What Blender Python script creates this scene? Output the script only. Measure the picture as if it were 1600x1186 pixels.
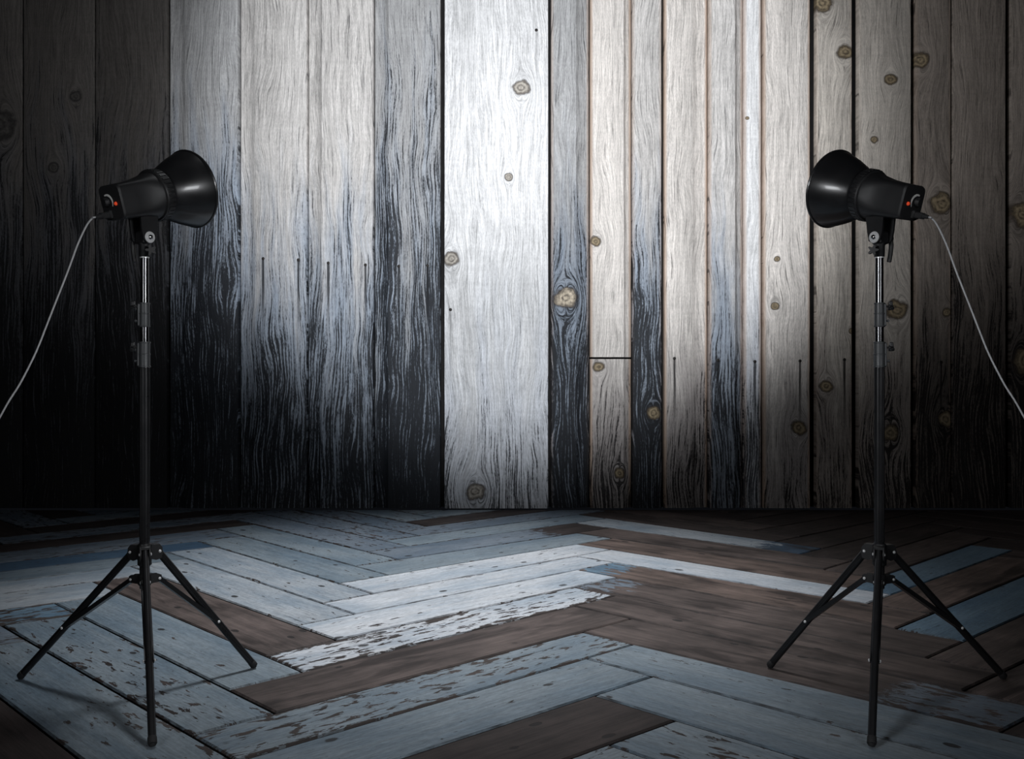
import bpy, bmesh, math, random
from mathutils import Vector, Matrix

random.seed(7)
for o in list(bpy.data.objects):
    bpy.data.objects.remove(o, do_unlink=True)
SC = bpy.context.scene
COL = SC.collection

# ------------------------------------------------------------------ camera
# level camera one metre above the floor, looking along +Y
FPX = 1540.0
cam = bpy.data.cameras.new('camera')
cam.sensor_fit = 'HORIZONTAL'
cam.sensor_width = 36.0
cam.lens = 36.0 * FPX / 1600.0
cam.shift_y = -15.0 / 1600.0
cam.clip_end = 60
cam_ob = bpy.data.objects.new('camera', cam)
COL.objects.link(cam_ob)
cam_ob.location = (0, 0, 1.0)
cam_ob.rotation_euler = (math.pi / 2, 0, 0)
SC.camera = cam_ob

# ------------------------------------------------------------------ world, lights, exposure
world = bpy.data.worlds.new('world')
SC.world = world
world.use_nodes = True
world.node_tree.nodes['Background'].inputs[0].default_value = (0.70, 0.78, 1.0, 1)
world.node_tree.nodes['Background'].inputs[1].default_value = 0.004

vs = SC.view_settings
vs.view_transform = 'Standard'
vs.look = 'None'
vs.gamma = 1.0
vs.use_curve_mapping = False
vs.exposure = 0.0


def aim(ob, loc, target):
    ob.location = loc
    ob.rotation_euler = (Vector(target) - Vector(loc)).to_track_quat('-Z', 'Y').to_euler()


def spot(name, loc, target, watts, half_deg, blend, soft, color):
    l = bpy.data.lights.new(name, 'SPOT')
    l.energy = watts
    l.spot_size = math.radians(2 * half_deg)
    l.spot_blend = blend
    l.shadow_soft_size = soft
    l.color = color
    o = bpy.data.objects.new(name, l)
    COL.objects.link(o)
    aim(o, loc, target)
    return o


# ceiling spot over the middle of the floor
spot('ceiling_spot', (-0.1, 4.35, 5.6), (-0.3, 4.65, 0), 1400, 24.2, 1.0, 0.35, (0.94, 0.97, 1.0))
# unseen spot added between stands and camera to brighten the middle of the plank wall
spot('added_wall_spot', (0.0, 1.2, 2.75), (0.05, 7.1, 2.75), 1180, 25, 0.5, 0.20, (0.93, 0.96, 1.0))
# two soft studio keys flanking the camera, each turned towards the lamp on the other side
for side in (-1, 1):
    key = bpy.data.lights.new('softbox_key', 'AREA')
    key.shape = 'RECTANGLE'
    key.size = 0.85
    key.size_y = 0.60
    key.energy = 10
    key.color = (0.95, 0.97, 1.0)
    key.spread = math.radians(80)
    key_ob = bpy.data.objects.new('softbox_key', key)
    COL.objects.link(key_ob)
    aim(key_ob, (1.80 * side, 0.35, 1.62), (-1.05 * side, 3.0, 0.95))

# ------------------------------------------------------------------ node helpers


class NT:
    def __init__(self, name):
        self.m = bpy.data.materials.new(name)
        self.m.use_nodes = True
        self.t = self.m.node_tree
        self.t.nodes.clear()
        self.out = self.t.nodes.new('ShaderNodeOutputMaterial')

    def put(self, node, i, v):
        if v is None:
            return
        s = node.inputs[i]
        if isinstance(v, bpy.types.NodeSocket):
            self.t.links.new(v, s)
        elif isinstance(v, (tuple, list)) and s.type == 'RGBA' and len(v) == 3:
            s.default_value = (*v, 1)
        else:
            s.default_value = v

    def math(self, op, a, b=None, c=None, clamp=False):
        n = self.t.nodes.new('ShaderNodeMath')
        n.operation = op
        n.use_clamp = clamp
        for i, v in enumerate((a, b, c)):
            self.put(n, i, v)
        return n.outputs[0]

    def vmath(self, op, a, b=None, out=0):
        n = self.t.nodes.new('ShaderNodeVectorMath')
        n.operation = op
        self.put(n, 0, a)
        self.put(n, 1, b)
        return n.outputs[out]

    def xyz(self, x, y, z):
        n = self.t.nodes.new('ShaderNodeCombineXYZ')
        for i, v in enumerate((x, y, z)):
            self.put(n, i, v)
        return n.outputs[0]

    def sep(self, v):
        n = self.t.nodes.new('ShaderNodeSeparateXYZ')
        self.put(n, 0, v)
        return n.outputs

    def noise(self, vec, scale, detail=4.0, rough=0.55, dist=0.0):
        n = self.t.nodes.new('ShaderNodeTexNoise')
        self.put(n, 'Vector', vec)
        n.inputs['Scale'].default_value = scale
        n.inputs['Detail'].default_value = detail
        n.inputs['Roughness'].default_value = rough
        n.inputs['Distortion'].default_value = dist
        return n.outputs[0]

    def mix(self, f, a, b):
        n = self.t.nodes.new('ShaderNodeMix')
        n.data_type = 'RGBA'
        self.put(n, 0, f)
        self.put(n, 6, a)
        self.put(n, 7, b)
        return n.outputs[2]

    def smooth(self, v, lo, hi, a=0.0, b=1.0):
        n = self.t.nodes.new('ShaderNodeMapRange')
        n.interpolation_type = 'SMOOTHSTEP'
        for i, x in enumerate((v, lo, hi, a, b)):
            self.put(n, i, x)
        return n.outputs[0]

    def attr(self, name, out='Fac'):
        n = self.t.nodes.new('ShaderNodeAttribute')
        n.attribute_type = 'OBJECT'
        n.attribute_name = name
        return n.outputs[out]

    def obco(self):
        return self.t.nodes.new('ShaderNodeTexCoord').outputs['Object']

    def bump(self, h, strength, dist):
        n = self.t.nodes.new('ShaderNodeBump')
        n.inputs['Strength'].default_value = strength
        n.inputs['Distance'].default_value = dist
        self.put(n, 'Height', h)
        return n.outputs[0]

    def bsdf(self, color, rough, metallic=0.0, normal=None, coat=0.0, emit=None, spec=None):
        n = self.t.nodes.new('ShaderNodeBsdfPrincipled')
        self.put(n, 'Base Color', color)
        self.put(n, 'Roughness', rough)
        self.put(n, 'Metallic', metallic)
        if normal is not None:
            self.put(n, 'Normal', normal)
        n.inputs['Coat Weight'].default_value = coat
        if spec is not None:
            self.put(n, 'Specular IOR Level', spec)
        if emit:
            n.inputs['Emission Color'].default_value = (*emit[0], 1)
            n.inputs['Emission Strength'].default_value = emit[1]
        self.t.links.new(n.outputs[0], self.out.inputs[0])
        return self.m


def plain(name, color, rough, metallic=0.0, coat=0.0, grain=0.0, grain_scale=200.0, emit=None):
    n = NT(name)
    co = n.obco()
    f = n.noise(co, grain_scale, 3.0)
    dark = tuple(c * 0.75 for c in color)
    col = n.mix(f, dark, color)
    r = n.smooth(n.noise(co, 14.0, 2.0), 0.3, 0.7, max(rough - 0.05, 0.02), rough + 0.05)
    nrm = n.bump(f, grain, 0.0006) if grain else None
    return n.bsdf(col, r, metallic, nrm, coat, emit)


# ------------------------------------------------------------------ wood of the wall
def wall_wood():
    n = NT('weathered_wall_wood')
    co = n.obco()
    s = n.sep(co)
    x, z = s[0], s[2]
    seed = n.attr('seed')
    wobble = n.math('SUBTRACT', n.noise(n.xyz(n.math('ADD', x, seed), 3.1, z), 13.0, 1.5), 0.5)
    fib_k = n.noise(n.xyz(n.math('MULTIPLY', x, 60.0), seed, n.math('MULTIPLY', z, 60.0)), 1.0, 3.0)
    gx = x
    knot_mask = None
    ring_sum = None
    for i in range(1, 5):
        k = n.sep(n.attr('knot%d' % i, 'Vector'))
        dx = n.math('SUBTRACT', x, k[0])
        dz = n.math('MULTIPLY', n.math('SUBTRACT', z, k[1]), 0.62)
        wob = n.math('MULTIPLY', wobble, n.math('MULTIPLY', k[2], 1.0))
        d2 = n.math('ADD', n.math('MULTIPLY', dx, dx), n.math('MULTIPLY', dz, dz))
        r2 = n.math('MULTIPLY', k[2], k[2])
        flow = n.math('DIVIDE', n.math('MULTIPLY', r2, 1.7), n.math('ADD', d2, n.math('MULTIPLY_ADD', r2, 0.4, 1e-6)))
        gx = n.math('SUBTRACT', gx, n.math('MULTIPLY', dx, flow))
        # fade in radii: 1 at the knot's rim
        dq = n.math('MULTIPLY', n.math('SUBTRACT', z, k[1]), 1.12)
        q = n.math('DIVIDE', n.math('ADD', n.math('SQRT', n.math('ADD', n.math('MULTIPLY', dx, dx), n.math('MULTIPLY', dq, dq))), wob), n.math('ADD', k[2], 1e-4))
        inside = n.smooth(q, 1.06, 0.94)
        rings = n.math('MULTIPLY_ADD', n.math('SINE', n.math('MULTIPLY', q, 13.0)), 0.26, n.math('MULTIPLY_ADD', fib_k, 1.4, -0.10))
        rim = n.math('MULTIPLY', n.smooth(q, 0.84, 0.98), n.smooth(q, 1.30, 1.02))
        if knot_mask is None:
            knot_mask, ring_sum, rim_sum = inside, n.math('MULTIPLY', rings, inside), rim
        else:
            knot_mask = n.math('MAXIMUM', knot_mask, inside)
            ring_sum = n.math('MAXIMUM', ring_sum, n.math('MULTIPLY', rings, inside))
            rim_sum = n.math('MAXIMUM', rim_sum, rim)
    xs = n.math('ADD', gx, n.math('MULTIPLY', seed, 7.3))
    # slow sideways wander of the grain
    wander = n.math('MULTIPLY', n.math('SUBTRACT', n.noise(n.xyz(n.math('MULTIPLY', xs, 2.5), seed, n.math('MULTIPLY', z, 0.9)), 1.0, 2.0), 0.5), 0.22)
    xw = n.math('ADD', xs, wander)
    fib_a = n.noise(n.xyz(n.math('MULTIPLY', xw, 130.0), seed, n.math('MULTIPLY', z, 5.0)), 1.0, 6.0, 0.70)
    fib_b = n.noise(n.xyz(n.math('MULTIPLY', xw, 46.0), seed, n.math('MULTIPLY', z, 1.7)), 1.0, 6.0, 0.65)
    fib = n.math('MULTIPLY_ADD', fib_a, 0.55, n.math('MULTIPLY', fib_b, 0.45))
    fine = n.noise(n.xyz(n.math('MULTIPLY', xw, 190.0), seed, n.math('MULTIPLY', z, 48.0)), 1.0, 3.0, 0.7)
    broad = n.noise(n.xyz(n.math('MULTIPLY', xw, 9.0), seed, n.math('MULTIPLY', z, 0.75)), 1.0, 4.0, 0.6)
    rings = n.math('MULTIPLY_ADD', n.math('SINE', n.math('MULTIPLY', n.math('ADD', xw, n.math('MULTIPLY_ADD', broad, 0.05, n.math('MULTIPLY', fib_b, 0.022))), 300.0)), 0.5, 0.5)
    saw = n.noise(n.xyz(n.math('MULTIPLY', x, 3.0), seed, n.math('MULTIPLY', z, 36.0)), 1.0, 3.0, 0.6)
    # weathering: blackened fibres climbing up from below in ragged tongues
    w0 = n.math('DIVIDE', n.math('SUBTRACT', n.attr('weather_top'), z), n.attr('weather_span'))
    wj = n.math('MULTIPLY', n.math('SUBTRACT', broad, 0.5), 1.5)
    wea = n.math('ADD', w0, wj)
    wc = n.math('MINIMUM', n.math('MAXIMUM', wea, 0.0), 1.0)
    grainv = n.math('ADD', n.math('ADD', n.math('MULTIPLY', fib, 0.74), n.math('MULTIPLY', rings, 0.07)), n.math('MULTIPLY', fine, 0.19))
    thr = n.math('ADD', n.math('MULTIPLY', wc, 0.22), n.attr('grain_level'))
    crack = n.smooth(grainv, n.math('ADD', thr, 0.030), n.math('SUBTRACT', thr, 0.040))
    pale = n.attr('pale', 'Vector')
    mid = n.attr('mid', 'Vector')
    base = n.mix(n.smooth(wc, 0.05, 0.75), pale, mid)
    tone = n.math('MULTIPLY_ADD', n.math('SUBTRACT', broad, 0.5), 0.55, 1.0)
    tone = n.math('MULTIPLY', tone, n.math('MULTIPLY_ADD', n.math('SUBTRACT', n.math('MULTIPLY_ADD', fib_a, 0.55, n.math('MULTIPLY_ADD', fine, 0.25, n.math('MULTIPLY', fib_b, 0.20))), 0.5), 3.7, 1.0))
    tone = n.math('MULTIPLY', tone, n.math('MULTIPLY_ADD', n.math('SUBTRACT', saw, 0.5), 0.22, 1.0))
    base = n.vmath('MULTIPLY', base, n.xyz(tone, tone, tone))
    # sawn edges keep a fresher, tan colour
    ax = n.math('ABSOLUTE', x)
    em = n.math('MULTIPLY', n.smooth(n.math('SUBTRACT', n.attr('half_width'), ax), 0.028, 0.006), n.attr('edge_tan'))
    base = n.mix(em, base, (0.42, 0.30, 0.22))
    dark = n.attr('stain', 'Vector')
    # hairline checks, present over the whole board
    hair = n.smooth(n.noise(n.xyz(n.math('MULTIPLY', xw, 150.0), n.math('ADD', seed, 4.0), n.math('MULTIPLY', z, 3.2)), 1.0, 3.0, 0.6), 0.40, 0.33)
    base = n.mix(n.math('MULTIPLY', hair, n.attr('hairline')), base, dark)
    col = n.mix(n.math('MULTIPLY', crack, 0.93), base, dark)
    # rusty black runs under the nails
    run = None
    for i in (1, 2):
        k = n.sep(n.attr('nail%d' % i, 'Vector'))
        below = n.math('SUBTRACT', k[1], z)
        wid = n.math('MULTIPLY_ADD', n.math('SUBTRACT', broad, 0.5), 0.012, 0.012)
        off = n.math('ABSOLUTE', n.math('ADD', n.math('SUBTRACT', x, k[0]), n.math('MULTIPLY', n.math('SUBTRACT', fib_b, 0.5), 0.02)))
        r_ = n.math('MULTIPLY', n.smooth(off, wid, n.math('MULTIPLY', wid, 0.35)), n.math('MULTIPLY', n.smooth(below, -0.015, 0.01), n.smooth(below, 0.62, 0.12)))
        run = r_ if run is None else n.math('MAXIMUM', run, r_)
    col = n.mix(n.math('MULTIPLY', run, n.attr('nail_run')), col, dark)
    # deeper black film over the most weathered foot of the board
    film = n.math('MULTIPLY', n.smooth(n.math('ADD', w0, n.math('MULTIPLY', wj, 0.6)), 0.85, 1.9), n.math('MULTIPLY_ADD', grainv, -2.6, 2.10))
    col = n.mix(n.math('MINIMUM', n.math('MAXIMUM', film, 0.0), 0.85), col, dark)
    kcol = n.mix(ring_sum, n.attr('knot_dark', 'Vector'), n.attr('knot_pale', 'Vector'))
    col = n.mix(knot_mask, col, kcol)
    col = n.mix(n.math('MULTIPLY', rim_sum, n.math('MULTIPLY_ADD', fib_k, 1.2, 0.1)), col, n.attr('knot_dark', 'Vector'))
    h = n.math('ADD', n.math('MULTIPLY', grainv, 1.0), n.math('MULTIPLY', crack, -0.6))
    nrm = n.bump(h, 0.55, 0.006)
    return n.bsdf(col, n.math('MULTIPLY_ADD', fib, 0.3, 0.55), 0.0, nrm, spec=0.25)


# ------------------------------------------------------------------ wood of the floor
def floor_wood():
    n = NT('chipped_paint_floor_wood')
    co = n.obco()
    s = n.sep(co)
    x, y = s[0], s[1]
    seed = n.attr('seed')
    sx = n.math('ADD', x, n.math('MULTIPLY', seed, 3.7))
    v_long = n.xyz(n.math('MULTIPLY', sx, 1.6), n.math('MULTIPLY', y, 26.0), seed)
    v_mid = n.xyz(n.math('MULTIPLY', sx, 5.0), n.math('MULTIPLY', y, 17.0), seed)
    v_iso = n.xyz(sx, y, seed)
    grain = n.noise(v_long, 1.0, 6.0, 0.65)
    fine = n.noise(n.xyz(n.math('MULTIPLY', sx, 9.0), n.math('MULTIPLY', y, 150.0), seed), 1.0, 4.0, 0.6)
    cloud = n.noise(v_iso, 3.2, 5.0, 0.62)
    speck = n.noise(n.xyz(n.math('MULTIPLY', sx, 38.0), n.math('MULTIPLY', y, 95.0), seed), 1.0, 4.0, 0.7)
    flake = n.noise(v_mid, 2.2, 6.0, 0.62, 0.4)
    patch = n.noise(n.xyz(n.math('MULTIPLY', sx, 0.7), n.math('MULTIPLY', y, 1.6), seed), 2.6, 3.0, 0.5)
    # bare timber
    bare = n.attr('bare', 'Vector')
    bt = n.math('MULTIPLY', n.math('MULTIPLY_ADD', n.math('SUBTRACT', n.math('MULTIPLY_ADD', grain, 0.6, n.math('MULTIPLY', fine, 0.4)), 0.5), 3.4, 1.0), n.math('MULTIPLY_ADD', n.math('SUBTRACT', cloud, 0.5), 2.4, 1.0))
    bare_c = n.vmath('MULTIPLY', bare, n.xyz(bt, bt, bt))
    stain = n.math('MULTIPLY', n.smooth(n.noise(n.xyz(n.math('MULTIPLY', sx, 0.9), n.math('MULTIPLY', y, 4.0), seed), 2.0, 4.0, 0.6, 0.6), 0.50, 0.66), 0.82)
    bare_c = n.mix(stain, bare_c, (0.016, 0.011, 0.010))
    # paint
    tint = n.attr('tint', 'Vector')
    worn = n.mix(n.smooth(n.math('MULTIPLY_ADD', patch, 0.6, n.math('MULTIPLY', grain, 0.4)), 0.36, 0.62), n.vmath('MULTIPLY', tint, (0.62, 0.70, 0.77)), tint)
    pt = n.math('MULTIPLY', n.math('MULTIPLY_ADD', n.math('SUBTRACT', n.math('MULTIPLY_ADD', fine, 0.5, n.math('MULTIPLY', speck, 0.5)), 0.5), 2.1, 1.0), n.math('MULTIPLY_ADD', n.math('SUBTRACT', cloud, 0.5), 0.4, 1.0))
    paint_c = n.vmath('MULTIPLY', worn, n.xyz(pt, pt, pt))
    # only the upper face was ever painted
    nz = n.sep(n.t.nodes.new('ShaderNodeNewGeometry').outputs['Normal'])[2]
    # where the paint still sticks
    hw = n.attr('half_width')
    hl = n.attr('half_length')
    ey = n.math('SUBTRACT', hw, n.math('ABSOLUTE', y))
    ex = n.math('SUBTRACT', hl, n.math('ABSOLUTE', x))
    edge = n.math('MINIMUM', ey, ex)
    edge_wear = n.smooth(edge, 0.035, 0.0, 0.0, 0.10)
    lost = n.math('ADD', n.math('ADD', flake, edge_wear), n.math('MULTIPLY', n.math('SUBTRACT', patch, 0.5), 0.22))
    thr = n.attr('chip_level')
    chip = n.smooth(lost, n.math('SUBTRACT', thr, 0.006), n.math('ADD', thr, 0.010))
    # a coat that stops part way along the board
    sp = n.math('MULTIPLY', n.math('SUBTRACT', n.math('ADD', x, n.math('MULTIPLY', n.math('SUBTRACT', flake, 0.5), 0.7)), n.attr('coat_end')), n.attr('coat_side'))
    chip = n.math('MAXIMUM', chip, n.smooth(sp, -0.02, 0.03))
    # small open pits and nail holes
    vor = n.t.nodes.new('ShaderNodeTexVoronoi')
    vor.inputs['Scale'].default_value = 1.0
    n.put(vor, 'Vector', n.xyz(n.math('MULTIPLY', sx, 4.2), n.math('MULTIPLY', y, 7.5), seed))
    pit = n.smooth(n.math('ADD', vor.outputs['Distance'], n.math('MULTIPLY', n.math('SUBTRACT', flake, 0.5), 0.16)), 0.105, 0.080)
    # long drying cracks
    fiss = n.smooth(n.noise(n.xyz(n.math('MULTIPLY', sx, 2.6), n.math('MULTIPLY', y, 60.0), seed), 1.0, 3.0, 0.55), 0.30, 0.265)
    fiss = n.math('MULTIPLY', fiss, n.smooth(patch, 0.42, 0.58))
    side = n.smooth(n.math('ADD', nz, n.math('MULTIPLY', n.math('SUBTRACT', flake, 0.5), 0.6)), 0.90, 0.55)
    col = n.mix(chip, paint_c, bare_c)
    deep = n.math('MAXIMUM', n.math('MULTIPLY', pit, 0.9), n.math('MULTIPLY', fiss, 0.8))
    deep = n.math('MAXIMUM', deep, side)
    col = n.mix(deep, col, (0.012, 0.010, 0.010))
    h = n.math('SUBTRACT', n.math('MULTIPLY', n.math('ADD', grain, n.math('MULTIPLY', fine, 0.5)), 0.5), n.math('ADD', n.math('MULTIPLY', chip, 0.35), deep))
    nrm = n.bump(h, 0.5, 0.004)
    return n.bsdf(col, n.math('MULTIPLY_ADD', chip, 0.16, 0.52), 0.0, nrm, spec=0.3)


M = {
    'wall': wall_wood(),
    'floor': floor_wood(),
    'backing': plain('dark_backing_board', (0.010, 0.009, 0.009), 0.9),
    'black_paint': plain('satin_black_enamel', (0.012, 0.012, 0.013), 0.33, 0.0, 0.15),
    'black_plastic': plain('black_moulded_plastic', (0.011, 0.011, 0.012), 0.50, 0.0, 0.0, 0.25, 500),
    'back_plastic': plain('black_control_panel', (0.011, 0.011, 0.012), 0.60, 0.0, 0.0, 0.15, 500),
    'rubber': plain('black_rubber', (0.012, 0.012, 0.013), 0.75),
    'tube': plain('black_anodised_tube', (0.028, 0.028, 0.030), 0.32, 0.5, grain_scale=20),
    'bright_tube': plain('dark_polished_tube', (0.11, 0.11, 0.115), 0.22, 1.0, grain_scale=20),
    'collar': plain('grey_cast_collar', (0.060, 0.064, 0.068), 0.45, 0.1),
    'bolt': plain('polished_steel', (0.62, 0.62, 0.63), 0.18, 1.0, grain_scale=20),
    'chrome': plain('bright_zinc', (0.82, 0.82, 0.82), 0.32, 0.25),
    'silver_paint': plain('white_dial_print', (0.80, 0.79, 0.76), 0.6),
    'red': plain('red_indicator_lens', (0.75, 0.06, 0.02), 0.3, emit=((1.0, 0.10, 0.03), 0.25)),
    'reflector_in': plain('silver_reflector_lining', (0.75, 0.75, 0.76), 0.25, 1.0),
    'glass': plain('frosted_bulb_glass', (0.9, 0.9, 0.88), 0.4, emit=((1.0, 0.97, 0.92), 4.0)),
    'cable': plain('grey_cable_sheath', (0.52, 0.52, 0.53), 0.40),
    'nail': plain('rusty_nail_head', (0.020, 0.016, 0.014), 0.6, 0.4),
}

# ------------------------------------------------------------------ mesh helpers


class MB:
    """collects vertices and faces; sx = -1 mirrors the piece in x"""

    def __init__(self):
        self.v, self.f, self.sm = [], [], []

    def add(self, verts, faces, smooth=False):
        b = len(self.v)
        self.v += [Vector(p) for p in verts]
        for f in faces:
            self.f.append([i + b for i in f])
            self.sm.append(smooth)

    def rings(self, rings, closed_ends=(True, True), smooth=True):
        """loft through equally long closed rings"""
        n = len(rings[0])
        vs_, fs = [], []
        for r in rings:
            vs_ += r
        for j in range(len(rings) - 1):
            for i in range(n):
                k = (i + 1) % n
                fs.append([j * n + i, j * n + k, (j + 1) * n + k, (j + 1) * n + i])
        self.add(vs_, fs, smooth)
        if closed_ends[0]:
            self.add(rings[0], [list(range(n))[::-1]])
        if closed_ends[1]:
            self.add(rings[-1], [list(range(n))])

    def lathe(self, prof, origin, axis, n=24, ends=(True, True), up=None):
        ax = Vector(axis).normalized()
        u = ax.orthogonal().normalized() if up is None else Vector(up)
        w = ax.cross(u)
        O = Vector(origin)
        rs = []
        for t, r in prof:
            rs.append([O + ax * t + (u * math.cos(2 * math.pi * i / n) + w * math.sin(2 * math.pi * i / n)) * r for i in range(n)])
        self.rings(rs, ends)

    def cyl(self, a, b, r, n=16, r2=None):
        a, b = Vector(a), Vector(b)
        L = (b - a).length
        r2 = r if r2 is None else r2
        e = min(r, r2, L) * 0.12
        self.lathe([(0, r - e), (e, r), (L - e, r2), (L, r2 - e)], a, b - a, n)

    def ball(self, c, r, n=12, m=7, axis=(0, 0, 1), squash=1.0):
        self.lathe([(-r * squash * math.cos(math.pi * j / m), max(r * math.sin(math.pi * j / m), r * 0.02)) for j in range(m + 1)], c, axis, n)

    def box(self, c, ux, uy, uz, hx, hy, hz, bev=0.0):
        """bevelled box with half sizes along given unit axes"""
        c, ux, uy, uz = Vector(c), Vector(ux), Vector(uy), Vector(uz)
        b = min(bev, hx * .9, hy * .9, hz * .9)

        def ring(z, sx_, sy_, cut):
            pts = []
            for (px, py) in ((1, 1), (-1, 1), (-1, -1), (1, -1)):
                if cut > 0:
                    a_ = (px * sx_, py * (sy_ - cut))
                    b_ = (px * (sx_ - cut), py * sy_)
                    pts += [a_, b_] if px * py > 0 else [b_, a_]
                else:
                    pts.append((px * sx_, py * sy_))
            return [c + ux * p[0] + uy * p[1] + uz * z for p in pts]
        if b > 0:
            self.rings([ring(-hz, hx - b, hy - b, b * .6), ring(-hz + b, hx, hy, b), ring(hz - b, hx, hy, b), ring(hz, hx - b, hy - b, b * .6)], smooth=False)
        else:
            self.rings([ring(-hz, hx, hy, 0), ring(hz, hx, hy, 0)], smooth=False)

    def tube(self, pts, r, n=8):
        pts = [Vector(p) for p in pts]
        rs = []
        prev = None
        for i, p in enumerate(pts):
            d = (pts[min(i + 1, len(pts) - 1)] - pts[max(i - 1, 0)]).normalized()
            u = d.orthogonal().normalized() if prev is None else (prev - d * prev.dot(d)).normalized()
            prev = u
            w = d.cross(u)
            rs.append([p + (u * math.cos(2 * math.pi * k / n) + w * math.sin(2 * math.pi * k / n)) * r for k in range(n)])
        self.rings(rs)

    def prism(self, poly, z0, z1, O, ux, uy, uz):
        """flat outline (x, y) extruded along uz"""
        O, ux, uy, uz = Vector(O), Vector(ux), Vector(uy), Vector(uz)
        r0 = [O + ux * p[0] + uy * p[1] + uz * z0 for p in poly]
        r1 = [O + ux * p[0] + uy * p[1] + uz * z1 for p in poly]
        self.rings([r0, r1], smooth=False)

    def build(self, name, mat, parent=None, sx=1, loc=None):
        me = bpy.data.meshes.new(name)
        vs_ = [(v.x * sx, v.y, v.z) for v in self.v]
        me.from_pydata(vs_, [], self.f)
        me.polygons.foreach_set('use_smooth', self.sm)
        bm = bmesh.new()
        bm.from_mesh(me)
        bmesh.ops.remove_doubles(bm, verts=bm.verts, dist=1e-6)
        bmesh.ops.recalc_face_normals(bm, faces=bm.faces)
        bm.to_mesh(me)
        bm.free()
        me.materials.append(M[mat] if isinstance(mat, str) else mat)
        try:
            me.set_sharp_from_angle(angle=math.radians(40))
        except Exception:
            pass
        o = bpy.data.objects.new(name, me)
        COL.objects.link(o)
        if parent:
            o.parent = parent
        if loc:
            o.location = loc
        return o


def tag(o, label=None, cat=None, group=None, kind=None):
    if label:
        o['label'] = label
    if cat:
        o['category'] = cat
    if group:
        o['group'] = group
    if kind:
        o['kind'] = kind
    return o


def empty(name, loc):
    o = bpy.data.objects.new(name, None)
    o.empty_display_size = 0.1
    COL.objects.link(o)
    o.location = loc
    return o


def catmull(pts, n=8):
    pts = [Vector(p) for p in pts]
    P = [pts[0] * 2 - pts[1]] + pts + [pts[-1] * 2 - pts[-2]]
    out = []
    for i in range(1, len(P) - 2):
        for k in range(n):
            t = k / n
            a, b, c, d = P[i - 1], P[i], P[i + 1], P[i + 2]
            out.append(0.5 * ((2 * b) + (c - a) * t + (2 * a - 5 * b + 4 * c - d) * t * t + (3 * b - a - 3 * c + d) * t ** 3))
    out.append(pts[-1])
    return out

# ================================================================== plank wall
WALL_Y = 7.10
PXM = FPX / WALL_Y          # photo pixels per metre on the wall plane
WALL_TOP = 4.6


def wx(px):
    return (px - 800.0) / PXM


def wz(py):
    return 1.0 - (py - 578.0) / PXM


backing = MB()
backing.box((0, WALL_Y + 0.16, WALL_TOP / 2), (1, 0, 0), (0, 1, 0), (0, 0, 1), 5.2, 0.05, WALL_TOP / 2)
wall = backing.build('wall_back', 'backing')
tag(wall, 'wall of upright weathered timber planks in greys, black and white', 'wall', kind='structure')

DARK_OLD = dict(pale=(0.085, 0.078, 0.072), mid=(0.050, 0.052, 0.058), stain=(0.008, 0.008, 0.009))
GREY = dict(pale=(0.52, 0.50, 0.48), mid=(0.25, 0.285, 0.335), stain=(0.012, 0.013, 0.016))
GREYB = dict(pale=(0.36, 0.36, 0.36), mid=(0.22, 0.255, 0.305), stain=(0.010, 0.011, 0.014))
WHITE = dict(pale=(0.72, 0.72, 0.72), mid=(0.58, 0.60, 0.64), stain=(0.040, 0.042, 0.048))
TAN = dict(pale=(0.64, 0.60, 0.56), mid=(0.28, 0.255, 0.245), stain=(0.014, 0.012, 0.012))
WARM = dict(pale=(0.50, 0.46, 0.41), mid=(0.24, 0.21, 0.19), stain=(0.012, 0.010, 0.010))
DIM = dict(pale=(0.26, 0.225, 0.195), mid=(0.10, 0.085, 0.075), stain=(0.010, 0.008, 0.008))

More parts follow.
